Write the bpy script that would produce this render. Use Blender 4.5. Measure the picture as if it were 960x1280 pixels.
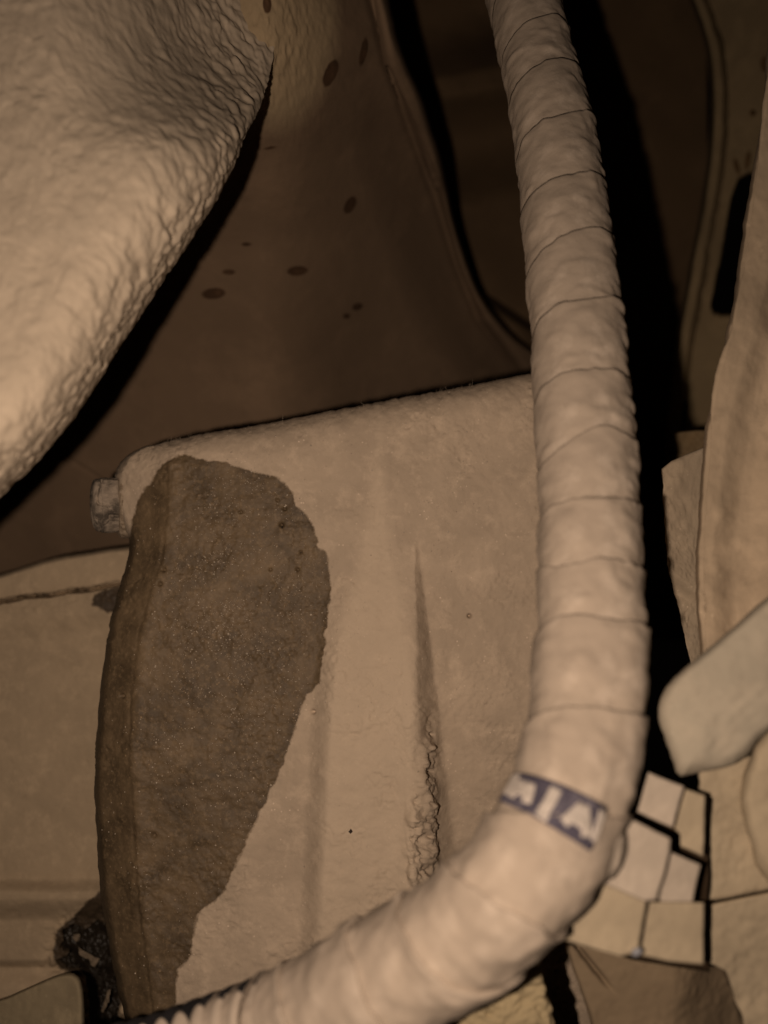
import bpy, math, random
import numpy as np
from mathutils import Vector
random.seed(4); RNG = np.random.RandomState(11)
for o in list(bpy.data.objects): bpy.data.objects.remove(o)
sc = bpy.context.scene

# ------------------------------------------------------------ camera, light, exposure
cam_d = bpy.data.cameras.new('camera'); cam = bpy.data.objects.new('camera', cam_d)
sc.collection.objects.link(cam); sc.camera = cam
cam.location = (0, 0, 0); cam.rotation_euler = (math.radians(90), 0, 0)
cam_d.sensor_fit = 'VERTICAL'; cam_d.sensor_height = 36; cam_d.lens = 36*1000/1280
cam_d.clip_start = .01; cam_d.clip_end = 20
cam_d.dof.use_dof = True; cam_d.dof.focus_distance = .335; cam_d.dof.aperture_fstop = 5.2
w = bpy.data.worlds.new('World'); sc.world = w; w.use_nodes = True
w.node_tree.nodes['Background'].inputs[0].default_value = (.05, .035, .025, 1)
w.node_tree.nodes['Background'].inputs[1].default_value = .012
# the small torch beside the lens is the only light
ld = bpy.data.lights.new('torch', 'SPOT'); lo = bpy.data.objects.new('torch', ld)
sc.collection.objects.link(lo)
lo.location = (-.031, 0.0, -.011); lo.rotation_euler = (math.radians(88), 0, math.radians(2))
ld.energy = 3.45; ld.color = (1, .79, .63); ld.spot_size = math.radians(150); ld.spot_blend = 1.0
ld.shadow_soft_size = .0028
sc.view_settings.view_transform = 'Standard'; sc.view_settings.look = 'None'
sc.view_settings.exposure = 0; sc.view_settings.gamma = 1
sc.render.engine = 'CYCLES'
sc.cycles.max_bounces = 6

# ------------------------------------------------------------ helpers
def W(px, py, d):
    px = np.asarray(px, float); py = np.asarray(py, float); d = np.asarray(d, float)
    return np.stack([(px-480)/1000*d, d+0*px, (640-py)/1000*d], -1)

def hash3(i, j, k, seed):
    h = (i*73856093) ^ (j*19349663) ^ (k*83492791) ^ (seed*2654435)
    h = (h ^ (h >> 13)) * 1274126177 & 0x7fffffff
    h = (h ^ (h >> 11)) * 69069 & 0x7fffffff
    return ((h ^ (h >> 15)) & 0xffffff) / float(0xffffff)
def noise(p, scale=1., seed=0):
    q = np.asarray(p, float)*scale
    f = np.floor(q).astype(np.int64); t = q-f; t = t*t*t*(t*(t*6-15)+10)
    r = 0
    for a in (0, 1):
        for b in (0, 1):
            for c in (0, 1):
                wt = (t[..., 0] if a else 1-t[..., 0])*(t[..., 1] if b else 1-t[..., 1])*(t[..., 2] if c else 1-t[..., 2])
                r = r + wt*hash3(f[..., 0]+a, f[..., 1]+b, f[..., 2]+c, seed)
    return r*2-1
def fbm(p, scale, octv=4, seed=0, gain=.5):
    r = 0; a = 1.
    for i in range(octv):
        r = r + a*noise(p, scale*2.03**i, seed+i*7); a *= gain
    return r
def sm(a, b, x):
    t = np.clip((np.asarray(x, float)-a)/(b-a+1e-12), 0, 1); return t*t*(3-2*t)
def interp(x, pts, c=1, k=0):
    pts = np.array(pts, float); o = np.argsort(pts[:, k]); return np.interp(x, pts[o, k], pts[o, c])
def resample(pts, n, smooth=True):
    pts = np.array(pts, float)
    if smooth:
        out = []
        P = np.vstack([2*pts[0]-pts[1], pts, 2*pts[-1]-pts[-2]])
        for i in range(1, len(P)-2):
            for t in np.linspace(0, 1, 12, endpoint=False):
                a, b, c, d = P[i-1], P[i], P[i+1], P[i+2]
                out.append(.5*((2*b)+(c-a)*t+(2*a-5*b+4*c-d)*t*t+(3*b-a-3*c+d)*t**3))
        out.append(pts[-1]); pts = np.array(out)
    L = np.r_[0, np.cumsum(np.linalg.norm(np.diff(pts[:, :2], axis=0), axis=1))]
    s = np.linspace(0, L[-1], n)
    return np.stack([np.interp(s, L, pts[:, i]) for i in range(pts.shape[1])], -1)
def sdf(px, py, poly):
    """signed distance in pixels to a polygon, negative inside"""
    P = np.array(poly, float); x = np.ravel(px); y = np.ravel(py)
    best = np.full(x.shape, 1e9); ins = np.zeros(x.shape, bool)
    for i in range(len(P)):
        a = P[i]; b = P[(i+1) % len(P)]; e = b-a
        t = np.clip(((x-a[0])*e[0]+(y-a[1])*e[1])/(e@e+1e-9), 0, 1)
        best = np.minimum(best, np.hypot(x-a[0]-t*e[0], y-a[1]-t*e[1]))
        c = ((a[1] > y) != (b[1] > y)) & (x < (b[0]-a[0])*(y-a[1])/(b[1]-a[1]+1e-12)+a[0])
        ins ^= c
    return np.where(ins, -best, best).reshape(np.shape(px))

WORLD = {}
def link(name, verts, faces, mat, parent=None, smooth=True, attrs=None):
    verts = np.asarray(verts, float); c = verts.mean(0)
    me = bpy.data.meshes.new(name)
    me.vertices.add(len(verts)); me.vertices.foreach_set('co', (verts-c).astype(np.float32).ravel())
    if isinstance(faces, np.ndarray):
        n = len(faces); me.loops.add(n*4); me.polygons.add(n)
        me.loops.foreach_set('vertex_index', faces.astype(np.int32).ravel())
        me.polygons.foreach_set('loop_start', np.arange(0, n*4, 4, dtype=np.int32))
        me.update(calc_edges=True)
    else:
        me = bpy.data.meshes.new(name); me.from_pydata([tuple(v) for v in verts-c], [], [list(f) for f in faces]); me.update()
    me.polygons.foreach_set('use_smooth', [smooth]*len(me.polygons))
    for k, v in (attrs or {}).items():
        a = me.attributes.new(k, 'FLOAT', 'POINT'); a.data.foreach_set('value', np.asarray(v, np.float32).ravel())
    me.materials.append(mat)
    o = bpy.data.objects.new(name, me); sc.collection.objects.link(o)
    if parent is not None:
        o.parent = parent; o.location = Vector(c)-WORLD.get(parent.name, parent.location)
    else: o.location = c
    WORLD[o.name] = Vector(c)
    return o
def tag(o, label=None, cat=None, group=None, kind=None):
    if label: o['label'] = label
    if cat: o['category'] = cat
    if group: o['group'] = group
    if kind: o['kind'] = kind
    return o
def empty(name, loc, label, cat, group=None):
    o = bpy.data.objects.new(name, None); o.empty_display_size = .01
    sc.collection.objects.link(o); o.location = loc; return tag(o, label, cat, group)

def recede(P, c, back, taper):
    # the walls of a thing run back from its rim, following the draft angle of a pressed or moulded part
    q = P/np.linalg.norm(P, axis=-1, keepdims=True); t = c-P; t = t/(np.linalg.norm(t, axis=-1, keepdims=True)+1e-9)
    return (q+t*taper)*back
def sheet(name, PX, PY, D, mat, parent=None, disp=None, attrs=None, hole=None, back=.03, taper=.12):
    """a gridded pressed surface with its edges turned back by a real depth"""
    V = W(PX, PY, D); ny, nx = PX.shape
    if disp is not None:
        du = np.gradient(V, axis=1); dv = np.gradient(V, axis=0)
        N = np.cross(du, dv); N /= np.linalg.norm(N, axis=-1, keepdims=True)+1e-12
        N *= np.where(N[..., 1:2] > 0, -1, 1)
        V = V+N*disp[..., None]
    idx = np.arange(ny*nx).reshape(ny, nx)
    F = np.stack([idx[:-1, :-1], idx[1:, :-1], idx[1:, 1:], idx[:-1, 1:]], -1).reshape(-1, 4)
    verts = V.reshape(-1, 3)
    at = {k: v.ravel() for k, v in (attrs or {}).items()}
    if hole is not None:
        hm = (hole[:-1, :-1] | hole[1:, 1:]).ravel(); F = F[~hm]
    if hole is not None and back:
        # walls of the opening as well as of the border
        E = {}
        for f in F:
            for a, b in ((f[0], f[1]), (f[1], f[2]), (f[2], f[3]), (f[3], f[0])):
                if (b, a) in E: del E[(b, a)]
                else: E[(a, b)] = 1
        ed = np.array(list(E.keys()))
    else:
        r = np.r_[idx[0, :], idx[1:, -1], idx[-1, -2::-1], idx[-2:0:-1, 0]]; ed = np.stack([np.roll(r, -1), r], -1)
    if back:
        u, inv = np.unique(ed.ravel(), return_inverse=True); inv = inv.reshape(ed.shape)
        base = len(verts)
        verts = np.vstack([verts, verts[u]+recede(verts[u], V.reshape(-1, 3).mean(0), back, taper)])
        F = np.vstack([F, np.stack([ed[:, 1], ed[:, 0], inv[:, 0]+base, inv[:, 1]+base], -1)])
        at = {k: np.r_[v, v[u]] for k, v in at.items()}
    return link(name, verts, F, mat, parent, True, at)

def grid(L, R, nu, nv, smooth=True):
    L = resample(L, nv, smooth); R = resample(R, nv, smooth)
    u = np.linspace(0, 1, nu)[None, :, None]
    G = L[:, None]*(1-u)+R[:, None]*u
    return G

def slab(name, poly, mat, parent=None, thick=.02, r=6, rough=.0003, bulge=0., step=2.0, nscale=90, seed=0, corner=0, drop=.004, extra=None):
    """solid block whose front face has the given outline (px, py, depth), rounded over at its rim"""
    P = np.array(poly, float)
    if corner:                                # round off the corners of the outline
        for _ in range(corner):
            Q = []
            for i in range(len(P)):
                a, b = P[i], P[(i+1) % len(P)]
                Q += [a*.8+b*.2, a*.2+b*.8]
            P = np.array(Q)
    n = max(24, int(np.sum(np.linalg.norm(np.diff(np.vstack([P, P[:1]])[:, :2], axis=0), axis=1))/step))
    B = resample(np.vstack([P, P[:1]]), n+1, False)[:-1]
    c = B.mean(0)
    # depth plane fit
    A = np.c_[P[:, 0], P[:, 1], np.ones(len(P))]; co = np.linalg.lstsq(A, P[:, 2], rcond=None)[0]
    rings = []
    rad = np.linalg.norm(B[:, :2]-c[:2], axis=1).mean()
    nr = max(6, int(rad/step/1.3))
    fr = list(np.linspace(0.02, 1-r/rad, nr)) if r < rad else [0.02, .3]
    fr += list(1-r/rad*(1-np.sin(np.linspace(0.2, math.pi/2, 6))))
    V = []; 
    for f in fr:
        x = c[0]+(B[:, 0]-c[0])*f; y = c[1]+(B[:, 1]-c[1])*f
        d = co[0]*x+co[1]*y+co[2]
        e = np.clip((f-(1-r/rad))/(r/rad), 0, 1)
        d = d+drop*(1-np.sqrt(np.clip(1-e*e, 0, 1))) + bulge*(f*f)
        if extra is not None: d = d+extra(x, y)
        p = W(x, y, d)
        q = p.copy(); nn = fbm(q, nscale, 3, seed)*rough+noise(q, nscale*6, seed+3)*rough*.3
        p = p+np.stack([nn*.6, -nn, nn*.6], -1)
        V.append(p)
    V.append(V[-1]+recede(V[-1], V[0].mean(0), thick, .1))
    V = np.array(V); m = len(V); k = len(B)
    idx = np.arange(m*k).reshape(m, k)
    F = np.stack([idx[:-1], np.roll(idx[:-1], -1, 1), np.roll(idx[1:], -1, 1), idx[1:]], -1).reshape(-1, 4)
    verts = np.vstack([V.reshape(-1, 3), V[0].mean(0)[None], V[-1].mean(0)[None]])
    faces = [tuple(f) for f in F]+[(m*k, (i+1) % k, i) for i in range(k)]+[(m*k+1, (m-1)*k+i, (m-1)*k+(i+1) % k) for i in range(k)]
    return link(name, verts, faces, mat, parent)

# ------------------------------------------------------------ materials
def dust(name, base, var=.25, light=None, rough=.92, bump=.5, fine=900, mid=120, stain=None, wob_=8., wet=(.12, .075, .04), spec=.25, specks=.5, patch=None, patchcol=None, patchf=.6):
    m = bpy.data.materials.new(name); m.use_nodes = True
    nt = m.node_tree; N = nt.nodes; Lk = nt.links
    bs = N['Principled BSDF']
    tc = N.new('ShaderNodeTexCoord')
    def nz(scale, det=6, ro=.6, dist=0):
        n = N.new('ShaderNodeTexNoise'); n.inputs['Scale'].default_value = scale; n.inputs['Detail'].default_value = det
        n.inputs['Roughness'].default_value = ro; n.inputs['Distortion'].default_value = dist
        Lk.new(tc.outputs['Object'], n.inputs['Vector']); return n.outputs['Fac']
    def ramp(src, stops):
        r = N.new('ShaderNodeValToRGB'); Lk.new(src, r.inputs[0])
        while len(r.color_ramp.elements) < len(stops): r.color_ramp.elements.new(.5)
        for e, (p, c) in zip(r.color_ramp.elements, stops):
            e.position = p; e.color = (c, c, c, 1) if not hasattr(c, '__len__') else (*c, 1)
        return r.outputs[0]
    def mix(f, a, b, mode='MIX'):
        x = N.new('ShaderNodeMix'); x.data_type = 'RGBA'; x.blend_type = mode
        if hasattr(f, 'is_linked'): Lk.new(f, x.inputs[0])
        else: x.inputs[0].default_value = f
        for i, v in ((6, a), (7, b)):
            if hasattr(v, 'is_linked'): Lk.new(v, x.inputs[i])
            else: x.inputs[i].default_value = (*v, 1)
        return x.outputs[2]
    def mth(op, a, b, clamp=False):
        x = N.new('ShaderNodeMath'); x.operation = op; x.use_clamp = clamp
        for i, v in ((0, a), (1, b)):
            if hasattr(v, 'is_linked'): Lk.new(v, x.inputs[i])
            else: x.inputs[i].default_value = v
        return x.outputs[0]
    lt = light or tuple(min(1, c*1.35) for c in base); dk = tuple(c*(1-var) for c in base)
    col = mix(ramp(nz(mid*.35, 5, .55, .4), [(.38, 0), (.66, 1)]), dk, base)
    col = mix(mth('MULTIPLY', ramp(nz(mid, 7, .7, .3), [(.50, 0), (.72, 1)]), .55), col, lt)
    col = mix(mth('MULTIPLY', ramp(nz(mid*2.6, 4, .6), [(.60, 0), (.72, 1)]), .35*var/.25), col, tuple(c*.62 for c in base))
    # grains of grit, pale and dark
    vo = N.new('ShaderNodeTexVoronoi'); vo.inputs['Scale'].default_value = fine*.45; Lk.new(tc.outputs['Object'], vo.inputs['Vector'])
    g = ramp(vo.outputs['Distance'], [(.10, 1), (.20, 0)])
    g = mth('MULTIPLY', g, ramp(nz(mid*.8, 3, .6), [(.50, 0), (.70, specks)]))
    col = mix(g, col, tuple(min(1, c*1.8+.04) for c in base))
    fb = nz(fine, 5, .7); mb = nz(mid*1.5, 6, .6, .2)
    rv = rough
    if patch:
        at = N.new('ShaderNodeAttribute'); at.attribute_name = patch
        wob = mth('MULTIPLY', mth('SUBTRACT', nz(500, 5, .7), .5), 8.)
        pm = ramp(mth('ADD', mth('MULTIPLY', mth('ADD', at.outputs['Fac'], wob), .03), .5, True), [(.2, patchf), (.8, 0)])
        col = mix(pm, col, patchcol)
    if stain:
        at = N.new('ShaderNodeAttribute'); at.attribute_name = stain
        wob = mth('MULTIPLY', mth('SUBTRACT', nz(380, 5, .65), .5), wob_)
        s = mth('ADD', at.outputs['Fac'], wob)
        mask = ramp(mth('ADD', mth('MULTIPLY', s, .12), .5, True), [(.32, 1), (.68, 0)])
        # a slightly darker rim just inside the edge of the wet patch
        rim = ramp(mth('ADD', mth('MULTIPLY', s, .02), .5, True), [(.30, 0), (.46, .30), (.5, 0)])
        wc = mix(ramp(nz(mid*.5, 5, .6, .5), [(.35, 0), (.7, 1)]), tuple(c*.68 for c in wet), tuple(c*1.4 for c in wet))
        wc = mix(mth('MULTIPLY', ramp(nz(mid*4, 7, .75), [(.50, 0), (.66, 1)]), .65), wc, tuple(c*1.9 for c in wet))
        wc = mix(mth('MULTIPLY', g, .9), wc, tuple(min(1, c*4.2) for c in wet))
        wc = mix(rim, wc, tuple(c*.55 for c in wet))
        col = mix(mask, col, wc)
        rv = mth('SUBTRACT', rough, mth('MULTIPLY', mask, .34 if wob_ > 5 else 0.))
    Lk.new(col, bs.inputs['Base Color'])
    if hasattr(rv, 'is_linked'): Lk.new(rv, bs.inputs['Roughness'])
    else: bs.inputs['Roughness'].default_value = rv
    bs.inputs['Specular IOR Level'].default_value = spec
    b1 = N.new('ShaderNodeBump'); b1.inputs['Strength'].default_value = bump; b1.inputs['Distance'].default_value = .0006; Lk.new(mb, b1.inputs['Height'])
    b2 = N.new('ShaderNodeBump'); b2.inputs['Strength'].default_value = bump; b2.inputs['Distance'].default_value = .00022
    h2 = mth('ADD', fb, mth('MULTIPLY', g, 1.2)); Lk.new(h2, b2.inputs['Height'])
    Lk.new(b1.outputs[0], b2.inputs['Normal']); Lk.new(b2.outputs[0], bs.inputs['Normal'])
    return m
M_hose = dust('tape_dust', (.385, .312, .24), var=.26, bump=.7, fine=500, mid=62, specks=.2, light=(.58, .485, .39))
M_blob = dust('undercoat_dust', (.40, .325, .24), var=.15, bump=.30, fine=700, mid=90, specks=.1, light=(.46, .38, .285))
M_tank = dust('tank_dust', (.40, .315, .230), var=.15, bump=.8, stain='stain', wet=(.100, .069, .0385), specks=.6, patch='thick', patchcol=(.475, .378, .275), patchf=.6)  # patchcol is painted brightness for the raised rib, not a thicker dust layer
M_lowp = dust('left_panel_dust', (.42, .322, .213), var=.13, bump=.45, stain='stain', wet=(.06, .042, .026), specks=.3)
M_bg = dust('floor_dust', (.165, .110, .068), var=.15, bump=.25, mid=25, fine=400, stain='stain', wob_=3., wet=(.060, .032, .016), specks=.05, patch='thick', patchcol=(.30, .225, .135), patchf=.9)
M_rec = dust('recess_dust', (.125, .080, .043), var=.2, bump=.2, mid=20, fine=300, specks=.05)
M_side = dust('side_dust', (.29, .215, .12), var=.25, bump=.25, mid=25, fine=300, stain='stain', wob_=3., wet=(.12, .07, .03), specks=.05)
M_strut = dust('strut_dust', (.41, .315, .215), var=.34, bump=.4, mid=38, fine=500, specks=.25, spec=.2)
M_brk = dust('bracket_dust', (.36, .285, .20), var=.15, bump=.5, mid=110, fine=900, specks=.7)
M_conn = dust('connector_dust', (0.400, 0.324, 0.221), var=.14, bump=.3, mid=60, fine=500, specks=.1)
M_connp = dust('pale_connector_dust', (0.432, 0.362, 0.286), var=.12, bump=.2, mid=60, fine=500, specks=.05)
M_grey = dust('grey_connector_dust', (0.367, 0.319, 0.243), var=.22, bump=.35, mid=55, fine=400, specks=.15, light=(.43, .36, .27))
M_yel = dust('yellow_connector_dust', (0.410, 0.324, 0.189), var=.18, bump=.3, mid=50, fine=400, specks=.1)
M_box = dust('brown_box_dust', (.27, .20, .125), var=.3, bump=.3, mid=22, fine=400, specks=.1)
def plain(name, col, rough=.8, spec=.3):
    m = bpy.data.materials.new(name); m.use_nodes = True; nt = m.node_tree; b = nt.nodes['Principled BSDF']
    n = nt.nodes.new('ShaderNodeTexNoise'); n.inputs['Scale'].default_value = 300; n.inputs['Detail'].default_value = 5
    tc = nt.nodes.new('ShaderNodeTexCoord'); nt.links.new(tc.outputs['Object'], n.inputs['Vector'])
    x = nt.nodes.new('ShaderNodeMix'); x.data_type = 'RGBA'
    x.inputs[6].default_value = (*[c*.6 for c in col], 1); x.inputs[7].default_value = (*[min(1, c*1.35) for c in col], 1)
    nt.links.new(n.outputs['Fac'], x.inputs[0]); nt.links.new(x.outputs[2], b.inputs['Base Color'])
    b.inputs['Roughness'].default_value = rough; b.inputs['Specular IOR Level'].default_value = spec
    return m
M_black = plain('black_rubber', (.006, .005, .004), .9, .1)
M_darkbrown = plain('dark_brown', (.035, .022, .012), .9, .1)
M_navy = dust('navy_print_dust', (.062, .055, .075), var=.3, bump=.2, light=(.20, .18, .20), mid=140)
M_white = dust('white_print_dust', (.42, .37, .32), var=.2, bump=.2, mid=120, light=(.58, .5, .43))
M_oil = plain('oily_crust', (.022, .016, .010), .45, .5)
M_flake = plain('pale_flake', (.34, .27, .2), .8)
M_flaked = plain('dull_flake', (.19, .145, .10), .8)
M_grit = plain('grit', (.42, .35, .27), .6, .4)
M_gritd = plain('dark_grit', (.03, .02, .015), .8)
M_steel = plain('steel', (.26, .26, .28), .5, .5)
M_bolt = dust('bolt_dust', (.34, .275, .21), var=.8, bump=1., mid=260, fine=900, specks=.4)

# ------------------------------------------------------------ floor panel behind (pressed sheet metal)
def ell(px, py, cx, cy, a, b, ang):
    c, s = math.cos(math.radians(ang)), math.sin(math.radians(ang))
    x = (px-cx)*c+(py-cy)*s; y = -(px-cx)*s+(py-cy)*c
    r = np.hypot(x/a, y/b); return (r-1)*min(a, b)
edge = [(482, -60), (488, 0), (500, 60), (530, 130), (556, 210), (570, 280), (592, 350), (622, 398), (668, 440), (760, 480)]
G = grid([(-120, -60), (-120, 780)], [(e[0], e[1]) for e in edge], 420, 420)
# widen so rows reach the bottom behind the tank
PX, PY = G[..., 0], G[..., 1]
PYb = np.linspace(-60, 800, 430)[:, None]+0*np.linspace(0, 1, 430)[None, :]
re = resample(edge, 400)
xr = np.interp(PYb[:, 0], np.r_[re[:, 1], 800], np.r_[re[:, 0], 900])[:, None]
u = np.linspace(0, 1, 430)[None, :]**.8
PX = -120+(xr+120)*u; PY = PYb+0*PX
P0 = W(PX, PY, .5)
D = np.interp(PY, [-60, 60, 130, 200, 300, 450, 600, 800], [.342, .348, .372, .410, .455, .500, .53, .555])
k1 = np.hanning(45); k1 /= k1.sum()
c1 = np.convolve(np.pad(D[:, 0], 22, mode='edge'), k1, 'valid'); D = np.repeat(c1[:, None], D.shape[1], 1)
D = D+.00042*np.sqrt(np.clip(PX-330, 0, 400)**2+0)*sm(300, 480, PX)**.5+.00012*np.clip(PX-345, -300, 0)*0
ed = xr-PX
gx = interp(PY[:, 0], [(-60, 458), (0, 465), (80, 480), (170, 512), (240, 545), (330, 572), (400, 600), (450, 640), (800, 870)], 1, 0) if False else np.interp(PY[:, 0], [-60, 0, 80, 170, 240, 330, 400, 450, 800], [455, 464, 480, 515, 543, 570, 598, 636, 870])
gd = PX-gx[:, None]
D = D+.0035*np.exp(-(gd/5.)**2)-.005*sm(0, 14, gd)+.012*sm(40, 0, -gd)*(gd < 0)*0
D = D+.02*sm(-90, 0, gd)*sm(0, 260, PY)-.012*sm(-6, 20, gd)*sm(0, 260, PY)
D = D+.025*(1-np.sqrt(np.clip(1-np.clip(1-ed/10, 0, 1)**2, 0, 1)))
st = np.full(PX.shape, 99.)
for e in [(412, 91, 17, 7, -68), (452, 64, 16, 4, -80), (437, 256, 11, 6, -60), (371, 338, 12, 5.5, -5), (267, 367, 14, 6.5, -6), (286, 340, 7, 3, 0),
          (446, 383, 6, 4, -20), (433, 395, 4, 3, 0), (334, 4, 5, 12, 0), (338, 184, 6, 1.5, -8), (308, 305, 5, 2, 0)]:
    st = np.minimum(st, ell(PX, PY, *e))
seam = np.abs((PY-565)-(PX-70)*.62); seam = np.where((PX > 60) & (PX < 150), seam, 99)
D = D+.002*np.exp(-(seam/2.2)**2)
dd = fbm(P0, 14, 3, 5)*.0016+fbm(P0, 160, 3, 9)*.00013
# the undercoat creeps a little way out on to the panel at the top
creep = sm(130, 0, np.hypot((PX-345)*1.0, (PY-50)*.6))**1.5
dd = dd+creep*fbm(P0*np.array([1.8, 1, .6]), 260, 3, 21)*.00045
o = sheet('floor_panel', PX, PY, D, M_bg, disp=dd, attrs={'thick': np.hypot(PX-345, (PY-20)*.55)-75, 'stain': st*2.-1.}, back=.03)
tag(o, kind='structure')

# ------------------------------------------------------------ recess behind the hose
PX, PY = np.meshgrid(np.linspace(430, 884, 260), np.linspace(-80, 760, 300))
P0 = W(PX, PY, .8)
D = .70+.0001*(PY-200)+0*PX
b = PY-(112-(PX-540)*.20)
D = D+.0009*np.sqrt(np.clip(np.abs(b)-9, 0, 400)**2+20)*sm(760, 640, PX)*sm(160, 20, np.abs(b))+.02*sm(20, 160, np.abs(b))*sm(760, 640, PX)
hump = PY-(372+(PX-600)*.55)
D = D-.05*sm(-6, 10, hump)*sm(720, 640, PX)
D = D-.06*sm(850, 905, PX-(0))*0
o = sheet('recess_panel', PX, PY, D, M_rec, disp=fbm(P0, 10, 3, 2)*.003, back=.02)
tag(o, kind='structure')

# ------------------------------------------------------------ side panel with flange and slot
fl = [(862, -80), (874, -10), (893, 50), (901, 110), (899, 180), (888, 270), (872, 350), (858, 430), (845, 560), (840, 700)]
re = resample(fl, 300)
PYb = np.linspace(-80, 700, 400)
xl = np.interp(PYb, re[:, 1], re[:, 0])[:, None]-14
u = np.linspace(0, 1, 190)[None, :]
PX = xl+(1010-xl)*u; PY = PYb[:, None]+0*PX
dl = PX-xl
P0 = W(PX, PY, .6)
D = .60-.0004*(PX-900)+.00008*PY
jag = fbm(P0, 60, 3, 3)*2.2
D = D-.005*sm(3, 7, dl)*sm(22, 15, dl)+.012*np.exp(-((dl-20-jag)/1.7)**2)
D = D+.03*sm(6, 0, dl)
D = D-.008*sm(30, 50, PX-(960-(PY)*.06))
slot = [(936, 214), (922, 222), (913, 245), (904, 290), (893, 350), (887, 385), (890, 394), (905, 396), (960, 396), (960, 214)]
hole = sdf(PX, PY, slot) < 0
st = np.full(PX.shape, 99.)
for e in [(956, 80, 5, 9, 0), (941, 141, 4, 4, 0), (921, 208, 3, 9, -15), (935, 200, 3, 10, 10)]: st = np.minimum(st, ell(PX, PY, *e))
o = sheet('side_panel', PX, PY, D, M_side, disp=fbm(P0, 30, 4, 8)*.0009, attrs={'stain': st*2.-1.}, hole=hole, back=.02)
tag(o, kind='structure')

# ------------------------------------------------------------ lower left panel (pressed, lipped)
top = [(-80, 742), (0, 717), (60, 699), (110, 689), (170, 681), (300, 668)]
bot = [(-80, 1400), (300, 1400)]
nu, nv = 250, 640
T = resample(top, nu); B = resample(bot, nu, False)
v = np.linspace(0, 1, nv)[:, None]
PX = T[None, :, 0]*(1-v)+B[None, :, 0]*v; PY = T[None, :, 1]*(1-v)+B[None, :, 1]*v
P0 = W(PX, PY, .42)
tt = PY-T[None, :, 1]
sy = 752-(PX)*.15+fbm(P0, 90, 3, 31)*2.0
sd = PY-sy
D = .425-.00007*(PY-900)
D = D+.012*(1-np.sqrt(np.clip(1-np.clip(1-tt/7, 0, 1)**2, 0, 1)))
D = D+.006*sm(0, -4, sd)                               # top strip lies behind the seam
D = D+.050*np.exp(-((sd-1.0)/1.2)**2)                    # open seam
D = D+.006*sm(22, 60, sd)                              # fold of the lip
D = D+.005*sm(140, 300, sd)*0
cy = 1118+.0*PX
D = D-.007*sm(-22, 0, PY-cy)+.009*sm(4, 34, PY-cy)+.004*sm(80, 92, PY-cy)
D = D-.004*sm(92, 120, PY-cy)
holep = [(78, 1163), (92, 1155), (108, 1160), (124, 1150), (150, 1170), (150, 1300), (112, 1290), (108, 1225), (97, 1213), (84, 1212), (72, 1200), (84, 1192), (70, 1186), (80, 1176)]
hs = sdf(PX, PY, holep)+fbm(P0, 330, 3, 4)*2.5
hole = hs < 0
dd = fbm(P0, 25, 4, 17)*.0006+fbm(P0, 300, 3, 19)*.00014
lip = np.exp(-((sd-12)/9)**2)*sm(0, 60, PX)
dd = dd+lip*np.abs(noise(P0, 330, 6))*.0016
dd = dd+sm(30, 0, hs)*fbm(P0, 350, 3, 41)*.0011
st = np.minimum(sdf(PX, PY, [(128, 1112), (108, 1128), (92, 1146), (72, 1162), (66, 1190), (72, 1210), (90, 1216), (112, 1224), (200, 1290), (200, 1100)]),
                sdf(PX, PY, [(118, 742), (114, 756), (135, 766), (170, 770), (200, 740), (170, 726)]))
blk = np.maximum(hs-9, -30)
m = M_lowp
o = sheet('lower_panel', PX, PY, D, m, disp=dd, attrs={'stain': st}, hole=hole, back=.02)
tag(o, kind='structure')

# ------------------------------------------------------------ the tank
out = [(212, 551), (192, 556), (170, 564), (153, 577), (144, 596), (144, 622), (150, 650), (161, 678), (157, 705), (146, 745), (134, 805), (126, 870), (121, 940),
       (120, 1010), (123, 1080), (130, 1140), (142, 1210), (158, 1290), (168, 1340)]
nu, nv = 470, 600
L = resample(out, nv, True)
R = resample([(772, 447), (782, 600), (788, 760), (786, 900), (765, 1000), (740, 1150), (740, 1340)], nv)
# rows start flat along the top edge and stay nearly parallel to it
k = np.linspace(0, 1, nv)
u = np.linspace(0, 1, nu)[None, :]
PX = L[:, None, 0]*(1-u)+R[:, None, 0]*u
PY = L[:, None, 1]*(1-u)+R[:, None, 1]*u
P0 = W(PX, PY, .33)
topy = np.interp(PX, PX[0], PY[0])
tt = np.maximum(PY-topy, 0)
D = .350-.00004*(PY-550)-.00000*(PX)
D = D+.030*(1-np.sqrt(np.clip(1-np.clip(1-tt/42, 0, 1)**2.6, 0, 1)))*.55
xs = np.interp(PY, [540, 580, 640, 700, 745, 790, 870, 950, 1100, 1180, 1240, 1340], [214, 212, 211, 205, 190, 178, 168, 165, 172, 182, 190, 200])
rim = np.clip(xs-PX, 0, 200)
xl = np.interp(PY, L[:, 1], L[:, 0])
el = np.clip(PX-L[:, None, 0], 0, 1e3)
D = D+.00022*rim+.00000*rim**2
D = D+.020*(1-np.sqrt(np.clip(1-np.clip(1-el/9, 0, 1)**2, 0, 1)))
D = D+.0005*np.exp(-((PX-xs+3)/2.4)**2)*(.4+.6*sm(-.2, .4, noise(P0, 60, 3)))-.0003*np.exp(-((PX-xs-6)/6.0)**2)
seg = .5+.5*noise(P0, 120, 3)
xs2 = np.interp(PY, [600, 700, 880, 1200, 1340], [430, 424, 402, 386, 380])
D = D-.0075*sm(-16, 16, PX-xs2)*sm(650, 900, PY)
A = np.interp(PY, [680, 1060, 1340], [519, 524, 528])
wB = np.interp(PY, [680, 800, 1060, 1340], [4, 17, 45, 66])
drop = .020*np.clip((PY-672)/390, 0, 1.6)**.85
D = D-.0020*np.exp(-((PX-A+9)/14)**2)*sm(680, 900, PY)
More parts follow.
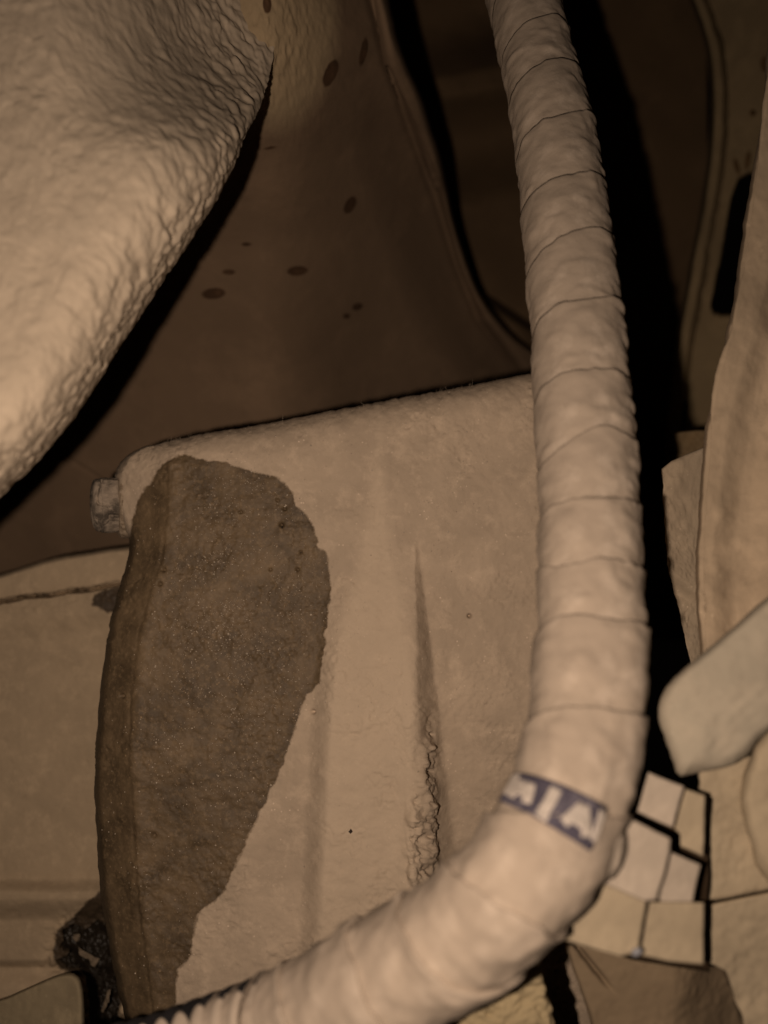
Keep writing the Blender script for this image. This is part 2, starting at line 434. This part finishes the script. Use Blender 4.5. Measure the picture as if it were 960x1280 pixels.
tq = (PX-A)/wB; tq = .5*(np.sqrt((tq)**2+.012)-np.sqrt((tq-1)**2+.012)+1); D = D+drop*tq
D = D-.0075*sm(560, 760, PX)*sm(690, 1000, PY)*0
dd = fbm(P0, 22, 4, 51)*.0009+fbm(P0, 260, 4, 61)*.00026+sm(-.1, .4, fbm(P0, 60, 3, 63))*fbm(P0, 600, 2, 65)*.0003
dd = dd+sm(20, 0, tt)*fbm(P0, 420, 3, 71)*.00025
cr = [(528, 930), (536, 900), (543, 950), (544, 1000), (545, 1060), (545, 1120), (518, 1140), (508, 1080), (514, 1000)]
cs = sdf(PX, PY, cr)
rid = .5+fbm(P0*np.array([1.3, 1, .8]), 200, 4, 81)*.8
chunk = np.maximum(noise(P0*np.array([1, 1, .8]), 170, 88), -.1)*.0026+np.maximum(noise(P0, 120, 89), 0)*.003
dd = dd+sm(9, -4, cs)*((rid-.35)*.0012+chunk)
crack = np.exp(-((fbm(P0*np.array([1, 1, .5]), 130, 3, 83))/.05)**2)*sm(.0, .4, noise(P0, 110, 85))*sm(960, 1020, PY)
dd = dd-sm(4, -6, cs)*np.floor(fbm(P0*np.array([1, 1, .7]), 210, 3, 131)*3.2)/3.2*.0021+sm(6, -6, cs)*fbm(P0, 420, 4, 97)*.0011
pits = np.zeros(PX.shape)
for (x, y, r, h) in [(587, 770, 2.6, .002), (390, 890, 3, .001), (356, 636, 2.5, .0012), (352, 656, 3, .0012), (376, 690, 2.2, .001), (372, 712, 2.4, .001), (347, 625, 2, .001), (338, 712, 2, .001), (540, 918, 2.4, .002),
                     (154, 870, 2.6, .0015), (192, 1045, 4, .0006), (301, 640, 2, .001), (404, 1196, 2.4, .001), (204, 712, 3, .0012), (200, 730, 3, .001)]:
    pits += 2.2*h*np.exp(-(((PX-x)**2+(PY-y)**2)/(r*r*.6)))
dd = dd-pits*1.3
wr = sm(60, -20, np.abs(PX-250)-60)*sm(560, 700, PY)
dd = dd+wr*fbm(P0*np.array([.5, 1, 1.4]), 190, 4, 91)*.00016
stp = [(212, 572), (240, 573), (272, 578), (302, 584), (332, 592), (357, 603), (366, 616), (372, 631), (386, 646), (393, 662), (396, 680), (406, 690), (411, 712), (412, 742), (408, 790),
       (404, 832), (396, 853), (383, 866), (376, 895), (366, 925), (351, 955), (340, 985), (323, 1020), (306, 1052), (290, 1096), (270, 1126), (245, 1146), (240, 1168), (238, 1192), (222, 1212), (218, 1250), (212, 1360),
       (60, 1360), (60, 690), (160, 684), (166, 660), (169, 636), (180, 610), (195, 588)]
ss = sdf(PX, PY, stp)+noise(P0, 110, 5)*3+noise(P0, 260, 6)*2.4
tank = sheet('metal_tank', PX, PY, D, M_tank, disp=dd, attrs={'stain': ss*1.0, 'thick': np.maximum(np.maximum(xs2-PX, PX-A), 0*PX-99)+np.clip(860-PY, 0, 300)*.16}, back=.13)  # 'thick' spans the raised rib, coloured paler as though it caught more light
tag(tank, 'large dusty metal tank with a big dark oil stain down its left end', 'tank')
tankD = D.copy(); tankV = (PX, PY, D)

def grains(name, pts, size, mat, label=None):
    pts = np.asarray(pts); n = len(pts)
    base = np.array([(1, 0, 0), (-1, 0, 0), (0, 1, 0), (0, -1, 0), (0, 0, 1), (0, 0, -1)], float)
    fc = [(0, 2, 4), (2, 1, 4), (1, 3, 4), (3, 0, 4), (2, 0, 5), (1, 2, 5), (3, 1, 5), (0, 3, 5)]
    V = []; F = []
    for i in range(n):
        s = size*RNG.lognormal(0, .35)
        V.append(pts[i]+base*s*(.6+.8*RNG.rand(6, 1))); F += [tuple(6*i+q for q in f) for f in fc]
    return link(name, np.vstack(V), F, mat, None, False)
def scatter(n, keep, lift=.0001):
    ry = RNG.randint(4, nv-4, n*6); rx = RNG.randint(4, nu-4, n*6)
    x = PX[ry, rx]; y = PY[ry, rx]
    pr = keep(x, y); ok = RNG.rand(len(x)) < pr
    ry, rx = ry[ok][:n], rx[ok][:n]
    return W(PX[ry, rx], PY[ry, rx], D[ry, rx]-dd[ry, rx]-lift)
dens = lambda x, y: (.06+.9*np.exp(-((x-290-(y-800)*-.15)/75)**2-((y-800)/190)**2)+.45*np.exp(-((x-550)/90)**2-((y-620)/55)**2))*(x < 690)*(.25+.75*(noise(np.stack([x, y, 0*x], -1), .03, 2) > 0))
o = grains('grit', scatter(6500, dens), .00019, M_grit)
tag(o, 'pale grains of grit sprinkled over the tank face and its oil stain', 'grit', kind='stuff')
dk = np.array([(587, 770), (390, 890), (356, 636), (352, 656), (376, 690), (372, 712), (540, 918), (154, 870), (404, 1196), (588, 771), (389, 893), (353, 660), (202, 712), (438, 1040)], float)
ii = [np.unravel_index(np.argmin((PX-x)**2+(PY-y)**2), PX.shape) for x, y in dk]
o = grains('dark_grit', [W(PX[i], PY[i], D[i]-dd[i]+.0002)[...] for i in ii], .00062, M_gritd)
tag(o, 'tiny black crumbs stuck here and there on the tank face', 'dirt', kind='stuff')
# lint along the tank's top edge
V = []; F = []
for i in range(34):
    x = RNG.choice([RNG.uniform(215, 670), RNG.normal(590, 22), RNG.normal(225, 10)]); y = 551-(x-212)*.179-3*math.sin((x-212)/450*math.pi)+2
    p = W(x, y, .3625); q = np.array([RNG.normal(0, .0009), RNG.normal(0, .0006), abs(RNG.normal(.0014, .0010))]); r = .00005
    mid = p+q*.5+np.array([RNG.normal(0, .0005), 0, 0]); b = len(V)
    for c, rr in ((p-q*.3, r), (mid, r), (p+q, r*.4)): V += [c+np.array([rr, 0, 0]), c+np.array([-rr*.5, rr, 0]), c+np.array([-rr*.5, -rr, 0])]
    for a in (0, 3):
        for j in range(3): F.append((b+a+j, b+a+(j+1) % 3, b+a+3+(j+1) % 3, b+a+3+j))
o = link('lint', V, F, M_flake); tag(o, 'fine pale lint fibres standing up along the top edge of the tank', 'lint', kind='stuff')

# ------------------------------------------------------------ bolt in the tank's left end
def lathe(name, prof, c, ax, mat, parent=None, seg=96, disp=None, attrs=None):
    ax = np.array(ax, float); ax /= np.linalg.norm(ax); a = np.cross(ax, [0, 0, 1]); a /= np.linalg.norm(a); b = np.cross(ax, a)
    th = np.linspace(0, 2*math.pi, seg, endpoint=False)
    V = []
    for (h, r) in prof:
        rr = r
        p = np.array(c)+ax*h+(np.cos(th)[:, None]*a+np.sin(th)[:, None]*b)*rr
        if disp: p = p+((p-np.array(c)-ax*h)/(r+1e-9))*disp(p, h, th)[:, None]
        V.append(p)
    m = len(V); idx = np.arange(m*seg).reshape(m, seg)
    F = np.stack([idx[:-1], np.roll(idx[:-1], -1, 1), np.roll(idx[1:], -1, 1), idx[1:]], -1).reshape(-1, 4)
    V = np.vstack(V)
    faces = [tuple(f) for f in F]+[tuple(idx[0][::-1]), tuple(idx[-1])]
    return link(name, V, faces, mat, parent)
bc = W(134, 631, .372); ax = (-1, -.42, -.03)
bt = empty('bolt', tuple(bc), 'crusted bolt stub poking out of the left end of the tank', 'bolt')
def bd(p, h, th):
    c = noise(p*np.array([1, 1, .7]), 230, 3); return -np.exp(-(c/.06)**2)*.0024+fbm(p, 300, 2, 5)*.0003-.0012*np.abs(np.sin(th*3+.3))
pr = [(-.012, .0132), (.000, .0138)]+[(x, .0138-.0006*(x > .003)) for x in np.linspace(.0004, .0045, 26)]+[(.0045+.0030*math.sin(t), .0020+.0112*math.cos(t)) for t in np.linspace(.1, 1.5, 26)]+[(.0076, .0008)]
lathe('bolt_head', pr, bc, ax, M_bolt, bt, 160, bd)
pr = [(-.015, .013), (-.004, .0162), (-.002, .0168), (.0002, .0164), (.0012, .0150), (.0014, .011)]
lathe('collar', pr, W(150, 629, .374), ax, M_tank, bt, 120, lambda p, h, th: fbm(p, 250, 3, 7)*.0003)

# ------------------------------------------------------------ torn crust at the hole of the lower panel
ht = W(100, 1180, .43)
for i, (pl, dd_) in enumerate([([(98, 1184), (108, 1190), (118, 1196), (125, 1198), (118, 1209), (114, 1207), (116, 1200), (106, 1198), (99, 1194)], .415),
                             ([(92, 1168), (99, 1167), (101, 1175), (95, 1178), (91, 1173)], .417),
                             ([(134, 1238), (139, 1236), (136, 1252), (129, 1266), (126, 1264), (131, 1250)], .40)]):
    o = slab('rust_flake', [(x, y, dd_+RNG.uniform(-.002, .002)+(x % 3)*.001) for x, y in pl], M_flaked, None, .0012, r=2, rough=.0008, nscale=400, step=1.2, drop=.0006)
    tag(o, ['pale curled flake hanging in the middle of the dark rusted hole', 'small round pale flake above the curled one in the rusted hole', 'narrow pale sliver low in the black gap beside the stained tank end'][i], 'flake')
crust = slab('oily_crust', [(74, 1166, .425), (92, 1153, .425), (110, 1156, .424), (128, 1140, .422), (152, 1160, .42), (168, 1240, .42), (170, 1300, .42), (126, 1300, .425), (122, 1232, .427), (110, 1214, .428), (84, 1210, .43), (68, 1196, .43)],
             M_oil, None, .02, r=5, rough=.004, nscale=230, step=1.6, seed=8)
tag(crust, 'black oily crust filling the rusted hole at the lower left of the tank', 'crust')

# small bracket in the lower left corner
sb = slab('corner_bracket', [(-60, 1262, .37), (0, 1250, .37), (40, 1232, .365), (72, 1218, .36), (90, 1215, .36), (101, 1222, .36), (105, 1240, .36), (108, 1320, .355), (-60, 1330, .36)],
          dust('corner_bracket_dust', (.30, .24, .15), mid=70, fine=500), None, .012, r=7, rough=.0005, corner=1, drop=.006)
tag(sb, 'rounded greenish-brown bracket tip in the bottom left corner beside the black gap', 'bracket')

# ------------------------------------------------------------ textured undercoated bulge, upper left
Rb = [(352, -70), (342, -10), (344, 35), (339, 85), (325, 135), (306, 172), (286, 222), (250, 284), (205, 350), (140, 450), (100, 512), (60, 562), (20, 603), (-30, 650), (-110, 730)]
nu, nv = 400, 620
Rr = resample(Rb, nv, True); Lr = resample([(-150, -70), (-150, 300), (-190, 730)], nv)
u = 1-(1-np.linspace(0, 1, nu)[None, :])**1.25
PX = Lr[:, None, 0]*(1-u)+Rr[:, None, 0]*u; PY = Lr[:, None, 1]*(1-u)+Rr[:, None, 1]*u
wd = Rr[:, None, 0]-PX
P0 = W(PX, PY, .28)
base = .262-.00007*PY+.036*sm(260, 40, PY)*sm(150, 340, PX)
e = np.clip(1-wd/np.interp(Rr[:, 1], [-70, 150, 500, 730], [190, 150, 110, 90])[:, None], 0, 1)
D = base+.050*(1-np.sqrt(np.clip(1-e**2*.985, 0, 1)))
k_ = sm(190, 30, PY)*np.clip(1-wd/270, 0, 1)**1.25; D = D*(1-k_)+.353*k_
q = W(PX, PY, D)
qx = q[..., 0]*math.cos(.40)+q[..., 2]*math.sin(.40); qz = -q[..., 0]*math.sin(.40)+q[..., 2]*math.cos(.40)
wv = noise(q, 70, 77)*.0016+noise(q, 190, 78)*.0006
Q = np.stack([(qx+wv)*1.0, q[..., 1]*.75, (qz+noise(q, 80, 87)*.002)*.66], -1)
n1 = noise(Q, 300, 101); n2 = noise(Q, 540, 103); n3 = noise(Q, 800, 105)
h = n1*.75+n2*.42+n3*.12+.30*np.minimum(np.abs(noise(Q, 300, 111))*2.2, 1)+noise(q, 60, 6)*.25
amp = .00098*sm(-6, 16, wd)*(.55+1.0*e**1.3)*(.85+.35*noise(q, 45, 16))
dd = h*amp
dd = dd+sm(14, 0, wd)*noise(q, 420, 12)*.0004
o = sheet('coated_bulge', PX, PY, D, M_blob, disp=dd, back=.06)
tag(o, 'pale bulging body with wrinkled textured undercoating in the upper left corner', 'coated body')

# ------------------------------------------------------------ taped harness
SP = np.array([(60, 1352, .245, 96), (180, 1330, .240, 98), (300, 1293, .234, 105), (385, 1266, .228, 120), (470, 1228, .221, 140), (560, 1180, .215, 152), (629, 1121, .211, 149), (680, 1058, .213, 145),
               (712, 990, .219, 141), (730, 910, .228, 138), (738, 830, .2365, 131), (739, 740, .246, 125), (737, 640, .2575, 121), (731, 540, .270, 118), (722, 430, .285, 112),
               (709, 300, .307, 107), (691, 165, .331, 96), (668, 60, .352, 88), (650, -20, .370, 86), (630, -110, .392, 84)], float)
C3 = W(SP[:, 0], SP[:, 1], SP[:, 2]); R3 = SP[:, 3]*SP[:, 2]/2000
spn = []
P_ = np.vstack([2*C3[0]-C3[1], C3, 2*C3[-1]-C3[-2]]); Rx = np.r_[R3[0], R3, R3[-1]]; PYx = np.r_[SP[0, 1], SP[:, 1], SP[-1, 1]]
for i in range(1, len(P_)-2):
    for t in np.linspace(0, 1, 16, endpoint=False):
        a, b, c, d = P_[i-1], P_[i], P_[i+1], P_[i+2]
        spn.append(np.r_[.5*((2*b)+(c-a)*t+(2*a-5*b+4*c-d)*t*t+(3*b-a-3*c+d)*t**3), Rx[i]*(1-t)+Rx[i+1]*t, PYx[i]*(1-t)+PYx[i+1]*t])
spn = np.array(spn); Ls = np.r_[0, np.cumsum(np.linalg.norm(np.diff(spn[:, :3], axis=0), axis=1))]; LT = Ls[-1]
Tn = np.gradient(spn[:, :3], axis=0); Tn /= np.linalg.norm(Tn, axis=1, keepdims=True)
def at(s, arr): return np.stack([np.interp(s, Ls, arr[:, i]) for i in range(arr.shape[1])], -1)
def ring(s, th, rad):
    """point on the harness: s along it, th round it (0 = right side, pi/2 = towards the lens)"""
    C = at(s, spn[:, :3]); T = at(s, Tn); T /= np.linalg.norm(T, axis=-1, keepdims=True)
    lat = np.cross(np.broadcast_to([0, 1., 0], T.shape), T); lat /= np.linalg.norm(lat, axis=-1, keepdims=True)
    near = -np.cross(T, lat)
    near = np.where(near[..., 1:2] > 0, -near, near)
    return C+(np.cos(th)[..., None]*lat+np.sin(th)[..., None]*near)*rad[..., None]
Rs = lambda s: np.interp(s, Ls, spn[:, 3]); Ys = lambda s: np.interp(s, Ls, spn[:, 4])
def lumps(s, th):
    q = np.stack([np.cos(th)*.016, np.sin(th)*.016, s], -1)
    y = Ys(s)
    low = sm(760, 980, y)
    r = fbm(q, 75, 3, 201)*(.0005+.0004*low)+np.maximum(noise(q*np.array([1, 1, 1.5]), 150, 205), 0)**2*.0009+fbm(q*np.array([1, 1, 1.8]), 190, 4, 207)*.00024
    # ribs of the conduit showing through the tape on its right flank
    wgt = np.clip(np.cos(th+.15), 0, 1)**2.0*sm(640, 520, y)*sm(40, 130, y)
    r = r+wgt**1.5*.0013*(np.abs(np.sin(math.pi*(s+.0008*np.sin(th*2))/.0068))**.7-.5)
    # long soft wrinkles
    return r
hz = empty('wire_harness', tuple(C3[9]), 'thick hose-like wiring harness wrapped in dusty pale tape, bending from top centre to bottom left', 'wire harness')
# where the tape starts: py ~ 1262 on the centre line
s_start = np.interp(350, SP[:, 0][:8], [np.interp(i, np.arange(len(Ls))/16., Ls) for i in range(8)])
M_conduit = dust('conduit_dust', (.42, .345, .27), var=.15, bump=.3, stain='stain', wob_=3., wet=(.010, .009, .010), specks=.1)
# split conduit inside (bare at the lower left)
ns, nt_ = 1500, 72
s = np.linspace(0, LT, ns)[:, None]; th = np.linspace(0, 2*math.pi, nt_, endpoint=False)[None, :]
s, th = np.broadcast_arrays(s, th)
prof = np.abs(np.sin(math.pi*s/.0068))**.55*sm(s_start+.03, s_start-.004, s)
rad = Rs(s)*.985-.0026+.0034*prof
V = ring(s, th, rad); idx = np.arange(ns*nt_).reshape(ns, nt_)
F = np.stack([idx[:-1], np.roll(idx[:-1], -1, 1), np.roll(idx[1:], -1, 1), idx[1:]], -1).reshape(-1, 4)
link('conduit', V.reshape(-1, 3), F, M_conduit, hz, True, {'stain': (166-np.degrees(th))*.9+(prof-.5)*16})
E = [s_start]
y_prev = None
while E[-1] < LT+.03:
    yy = Ys(E[-1]); p = .0245 if yy > 560 else .034
    E.append(E[-1]+p*RNG.uniform(.7, 1.3))
E = np.array(E)
Ef = lambda k: np.interp(k, np.arange(-1, len(E)), np.r_[E[0]-.02, E])
nth = 132; ns = 34
th1 = np.linspace(-math.pi/2, 3*math.pi/2, nth)
for k in range(0, len(E)):
    f = np.r_[np.linspace(0, 1, ns), 1.0][:, None]
    TH = np.broadcast_to(th1[None, :], (ns+1, nth))
    ph = TH/(2*math.pi)+.22
    wig = RNG.uniform(.0005, .0035)*np.cos(TH-RNG.uniform(0, 6.28))+.0004*noise(np.stack([np.cos(TH)*.016, np.sin(TH)*.016, TH*0+k*.7], -1), 420, k)+.0017*noise(np.stack([np.cos(TH)*.016, np.sin(TH)*.016, TH*0+k*.37], -1), 80, 40+k)
    s0 = Ef(k-1-ph-.3); s1 = Ef(k-ph)+wig
    S = s0*(1-f)+s1*f
    if S.min() > LT-.002: break
    S = np.clip(S, .001, LT-.001)
    if k == 0: S = np.maximum(S, s_start-.004)
    stepf = .00105*f**2.2*(.3+.85*sm(400, 820, Ys(S)))
    pk = 0.0006*np.clip(noise(np.stack([TH*.9, TH*0+k*3.1, f*1.2+TH*0], -1), 1.6, 55), 0, 1)*f**3
    rad = Rs(S)+.0001+stepf+pk+lumps(S, TH)
    rad[-1] -= .0004+.0008*sm(400, 820, Ys(S[-1]))
    V = ring(S, TH, rad)
    idx = np.arange((ns+1)*nth).reshape(ns+1, nth)
    F = np.stack([idx[:-1, :-1], idx[:-1, 1:], idx[1:, 1:], idx[1:, :-1]], -1).reshape(-1, 4)
    link('tape_turn', V.reshape(-1, 3), F, M_hose, hz)
# printed label strip round the bend
s_lab = .0098+np.interp(5.9+1.02, np.arange(len(Ls))/16., Ls)
def lab(a, b, lift):
    """a 0..1 across the hose from left to right, b 0..1 down the strip"""
    a = np.asarray(a, float); b = np.asarray(b, float)
    th = math.radians(178)-a*math.radians(102)
    s = s_lab+.0042-b*(.0100-.0008*a)+(a-.5)*.0006
    return ring(s, th, Rs(s)+.0016+lift+lumps(s, th)*.4)
def labpatch(name, quad, lift, mat, n=(28, 12), parent=None):
    q = np.array(quad, float); uu, vv = np.meshgrid(np.linspace(0, 1, n[0]), np.linspace(0, 1, n[1]))
    p = (q[0]*(1-uu[..., None])+q[1]*uu[..., None])*(1-vv[..., None])+(q[3]*(1-uu[..., None])+q[2]*uu[..., None])*vv[..., None]
    V = lab(p[..., 0], p[..., 1], lift); V2 = lab(p[..., 0], p[..., 1], lift-.0009)
    ny, nx = uu.shape; idx = np.arange(ny*nx).reshape(ny, nx)
    Fq = np.stack([idx[:-1, :-1], idx[1:, :-1], idx[1:, 1:], idx[:-1, 1:]], -1).reshape(-1, 4)
    r = np.r_[idx[0, :], idx[1:, -1], idx[-1, -2::-1], idx[-2:0:-1, 0]]; ed = np.stack([np.roll(r, -1), r], -1)
    Fs = np.stack([ed[:, 1], ed[:, 0], ed[:, 0]+ny*nx, ed[:, 1]+ny*nx], -1)
    return link(name, np.vstack([V.reshape(-1, 3), V2.reshape(-1, 3)]), np.vstack([Fq, Fs]), mat, parent)
lb = labpatch('label_strip', [(0, 0), (1, 0), (1, 1), (0, 1)], 0, M_navy, (60, 20), hz)
lb['label'] = 'navy label strip with blurred white letters'
def stroke(p, q, w_):
    p = np.array(p, float); q = np.array(q, float); d = q-p; asp = 2.55
    d2 = np.array([d[0]*asp, d[1]]); d2 /= np.linalg.norm(d2); nrm = np.array([-d2[1]/asp, d2[0]])*w_/2
    return [tuple(p+nrm), tuple(q+nrm), tuple(q-nrm), tuple(p-nrm)]
lets = [[(0.00, .02), (.15, .04), (.12, .80), (.0, .74)],
        stroke((.15, .80), (.19, .24), .22), stroke((.19, .24), (.245, .66), .2), stroke((.245, .66), (.31, .26), .2), stroke((.31, .26), (.34, .80), .22),
        stroke((.54, .14), (.51, .82), .26), stroke((.46, .86), (.57, .90), .16),
        stroke((.69, .80), (.79, .24), .22), stroke((.79, .24), (.91, .80), .24), stroke((.73, .62), (.88, .62), .2), [(.93, .12), (1, .12), (1, .8), (.95, .8)]]
for i, q in enumerate(lets):
    labpatch('letter_stroke', q, .0002+.00002*i, M_white, (8, 8), lb)
# loose tape end beside the label
tb = slab('tape_end', [(754, 1034, .204), (768, 1026, .206), (781, 1042, .209), (777, 1082, .209), (768, 1100, .208), (750, 1100, .205), (746, 1078, .203)], M_connp, hz, .016, r=7, rough=.0006, corner=1, drop=.004)

# ------------------------------------------------------------ right side
# channel strut
Lp = [(990, -70), (969, 0), (957, 80), (948, 160), (937, 240), (926, 320), (909, 410), (892, 470), (884, 520), (881, 560), (875, 640), (872, 700), (874, 780), (880, 860), (884, 900)]
nu, nv = 200, 420
Lr = resample(Lp, nv); Rr = np.stack([np.full(nv, 1080.), np.linspace(-70, 900, nv)], -1)
u = np.linspace(0, 1, nu)[None, :]**1.3
PX = Lr[:, None, 0]*(1-u)+Rr[:, None, 0]*u; PY = Lr[:, None, 1]*(1-u)+Rr[:, None, 1]*u
P0 = W(PX, PY, .3); el = PX-Lr[:, None, 0]
D = .318-.00006*PY+.0*PX
D = D+.016*(1-np.sqrt(np.clip(1-np.clip(1-el/7, 0, 1)**2, 0, 1)))
lipw = np.interp(PY, [0, 450, 600, 700, 900], [60, 34, 26, 22, 22])
D = D+.0035*sm(-4, 26, el-lipw)-.002*sm(60, 90, el)
dd = fbm(P0, 40, 4, 301)*.0010+fbm(P0, 260, 3, 303)*.0002
o = sheet('channel_strut', PX, PY, D, M_strut, disp=dd, back=.03)
tag(o, 'long brown dusty metal strut running down the right edge of the picture', 'strut')
# bracket behind it
def bx(x, y): return .006*sm(0, 26, y-(716+(x-845)*.75))
o = slab('bracket_plate', [(827, 586, .335), (838, 577, .335), (860, 567, .337), (900, 552, .338), (900, 900, .325), (868, 850, .325), (856, 800, .325), (847, 760, .326), (841, 730, .327), (834, 706, .328), (832, 660, .33), (829, 625, .333)],
         M_brk, None, .012, r=4, rough=.0004, nscale=180, corner=0, drop=.002, extra=bx)
tag(o, 'flat gritty bracket plate with an angled top corner between the harness and the strut', 'bracket')
o = slab('rear_tab', [(836, 541, .44), (870, 537, .44), (930, 536, .44), (930, 620, .44), (836, 620, .44)], M_side, None, .01, r=3, rough=.0003)
tag(o, 'dim square tab seen in the shadow just above the gritty bracket plate', 'tab')
# large grey rounded connector
o = slab('hose_end', [(1010, 712, .232), (955, 750, .232), (912, 788, .232), (866, 826, .232), (838, 852, .233), (825, 880, .234), (825, 905, .234), (834, 940, .233), (846, 972, .232), (872, 966, .231), (915, 958, .230), (934, 944, .229), (950, 920, .229), (1010, 880, .228)],
         M_grey, None, .05, r=15, rough=.0007, bulge=.003, nscale=70, corner=1, drop=.005)
tag(o, 'big rounded greyish block with mottled dust above the stacked connector cells', 'connector block')
o = slab('round_cap', [(1010, 860, .236), (962, 905, .236), (941, 932, .235), (929, 965, .234), (925, 1000, .234), (931, 1040, .234), (944, 1080, .234), (970, 1112, .234), (1010, 1130, .234)],
         M_conn, None, .02, r=24, rough=.0006, bulge=.003, nscale=70, drop=.006)
tag(o, 'tan round cap half cut off by the right edge below the grey block', 'cap')
o = slab('upper_housing', [(872, 950, .2445), (1010, 940, .2445), (1010, 1108, .2445), (960, 1113, .2445), (888, 1127, .2445), (888, 1075, .2445), (889, 994, .2445), (872, 988, .2445)], M_conn, None, .03, r=5, rough=.0006, drop=.002)
tag(o, 'dusty tan housing behind the round cap, right of the connector cells', 'housing')
o = slab('lower_housing', [(888, 1130, .2425), (960, 1115, .2425), (1010, 1108, .2425), (1010, 1340, .2425), (938, 1340, .2425), (922, 1260, .2425), (906, 1214, .2425), (886, 1204, .2425)], M_conn, None, .03, r=4, rough=.0006, drop=.002)
tag(o, 'tan housing block in the bottom right corner under the slanted seam', 'housing')
# connector with stacked cells
cz = empty('multi_connector', tuple(W(820, 1090, .25)), 'stack of pale square connector cells with dark gaps, right of the printed label', 'connector')
cells = [([(811, 965), (855, 983), (841, 1035), (796, 1015)], .224, M_connp), ([(857, 986), (882, 994), (880, 1071), (851, 1058), (851, 1043), (843, 1036)], .228, M_conn),
         ([(777, 1018), (839, 1048), (838, 1064), (821, 1125), (806, 1127), (748, 1101)], .216, M_connp), ([(840, 1065), (877, 1081), (866, 1128), (828, 1128), (822, 1122)], .222, M_connp),
         ([(744, 1099), (809, 1127), (797, 1190), (776, 1196), (701, 1174)], .219, M_conn), ([(812, 1127), (880, 1128), (880, 1206), (836, 1202), (800, 1194)], .2225, M_conn)]
for pl, d_, m_ in cells:
    slab('connector_cell', [(x, y, d_+.00002*(x-820)) for x, y in pl], m_, cz, .012, r=2.2, rough=.00025, drop=.0012, corner=0)
slab('cell_carrier', [(812, 985, .240), (886, 992, .240), (886, 1215, .240), (790, 1200, .240), (720, 1180, .240), (760, 1110, .240), (790, 1020, .240)], M_darkbrown, cz, .02, r=3)
slab('wire_stub', [(790, 1186, .2165), (800, 1183, .2165), (804, 1190, .2165), (797, 1197, .2165), (789, 1195, .2165)], M_steel, cz, .006, r=3, drop=.002, step=1.2)
# brown box below
o = slab('brown_box', [(704, 1176, .262), (800, 1196, .262), (905, 1207, .262), (922, 1246, .262), (945, 1345, .262), (752, 1345, .262), (738, 1280, .262)], M_box, None, .04, r=8, rough=.0005, drop=.004,
         extra=lambda x, y: .0035*np.exp(-((x-(728+(y-1190)*.75))/4)**2)*sm(1245, 1215, y)+.018*sm(840, 925, x))
tag(o, 'smooth brown box at the bottom under the connector cells', 'box')
o = slab('support_plate', [(520, 1310, .255), (560, 1262, .255), (640, 1205, .255), (664, 1188, .255), (674, 1198, .255), (682, 1230, .255), (700, 1340, .255), (500, 1345, .255)], M_yel, None, .02, r=7, rough=.0014, nscale=130, drop=.004)
tag(o, 'lumpy tan plate under the harness bend at the bottom, left of the black gap', 'plate')
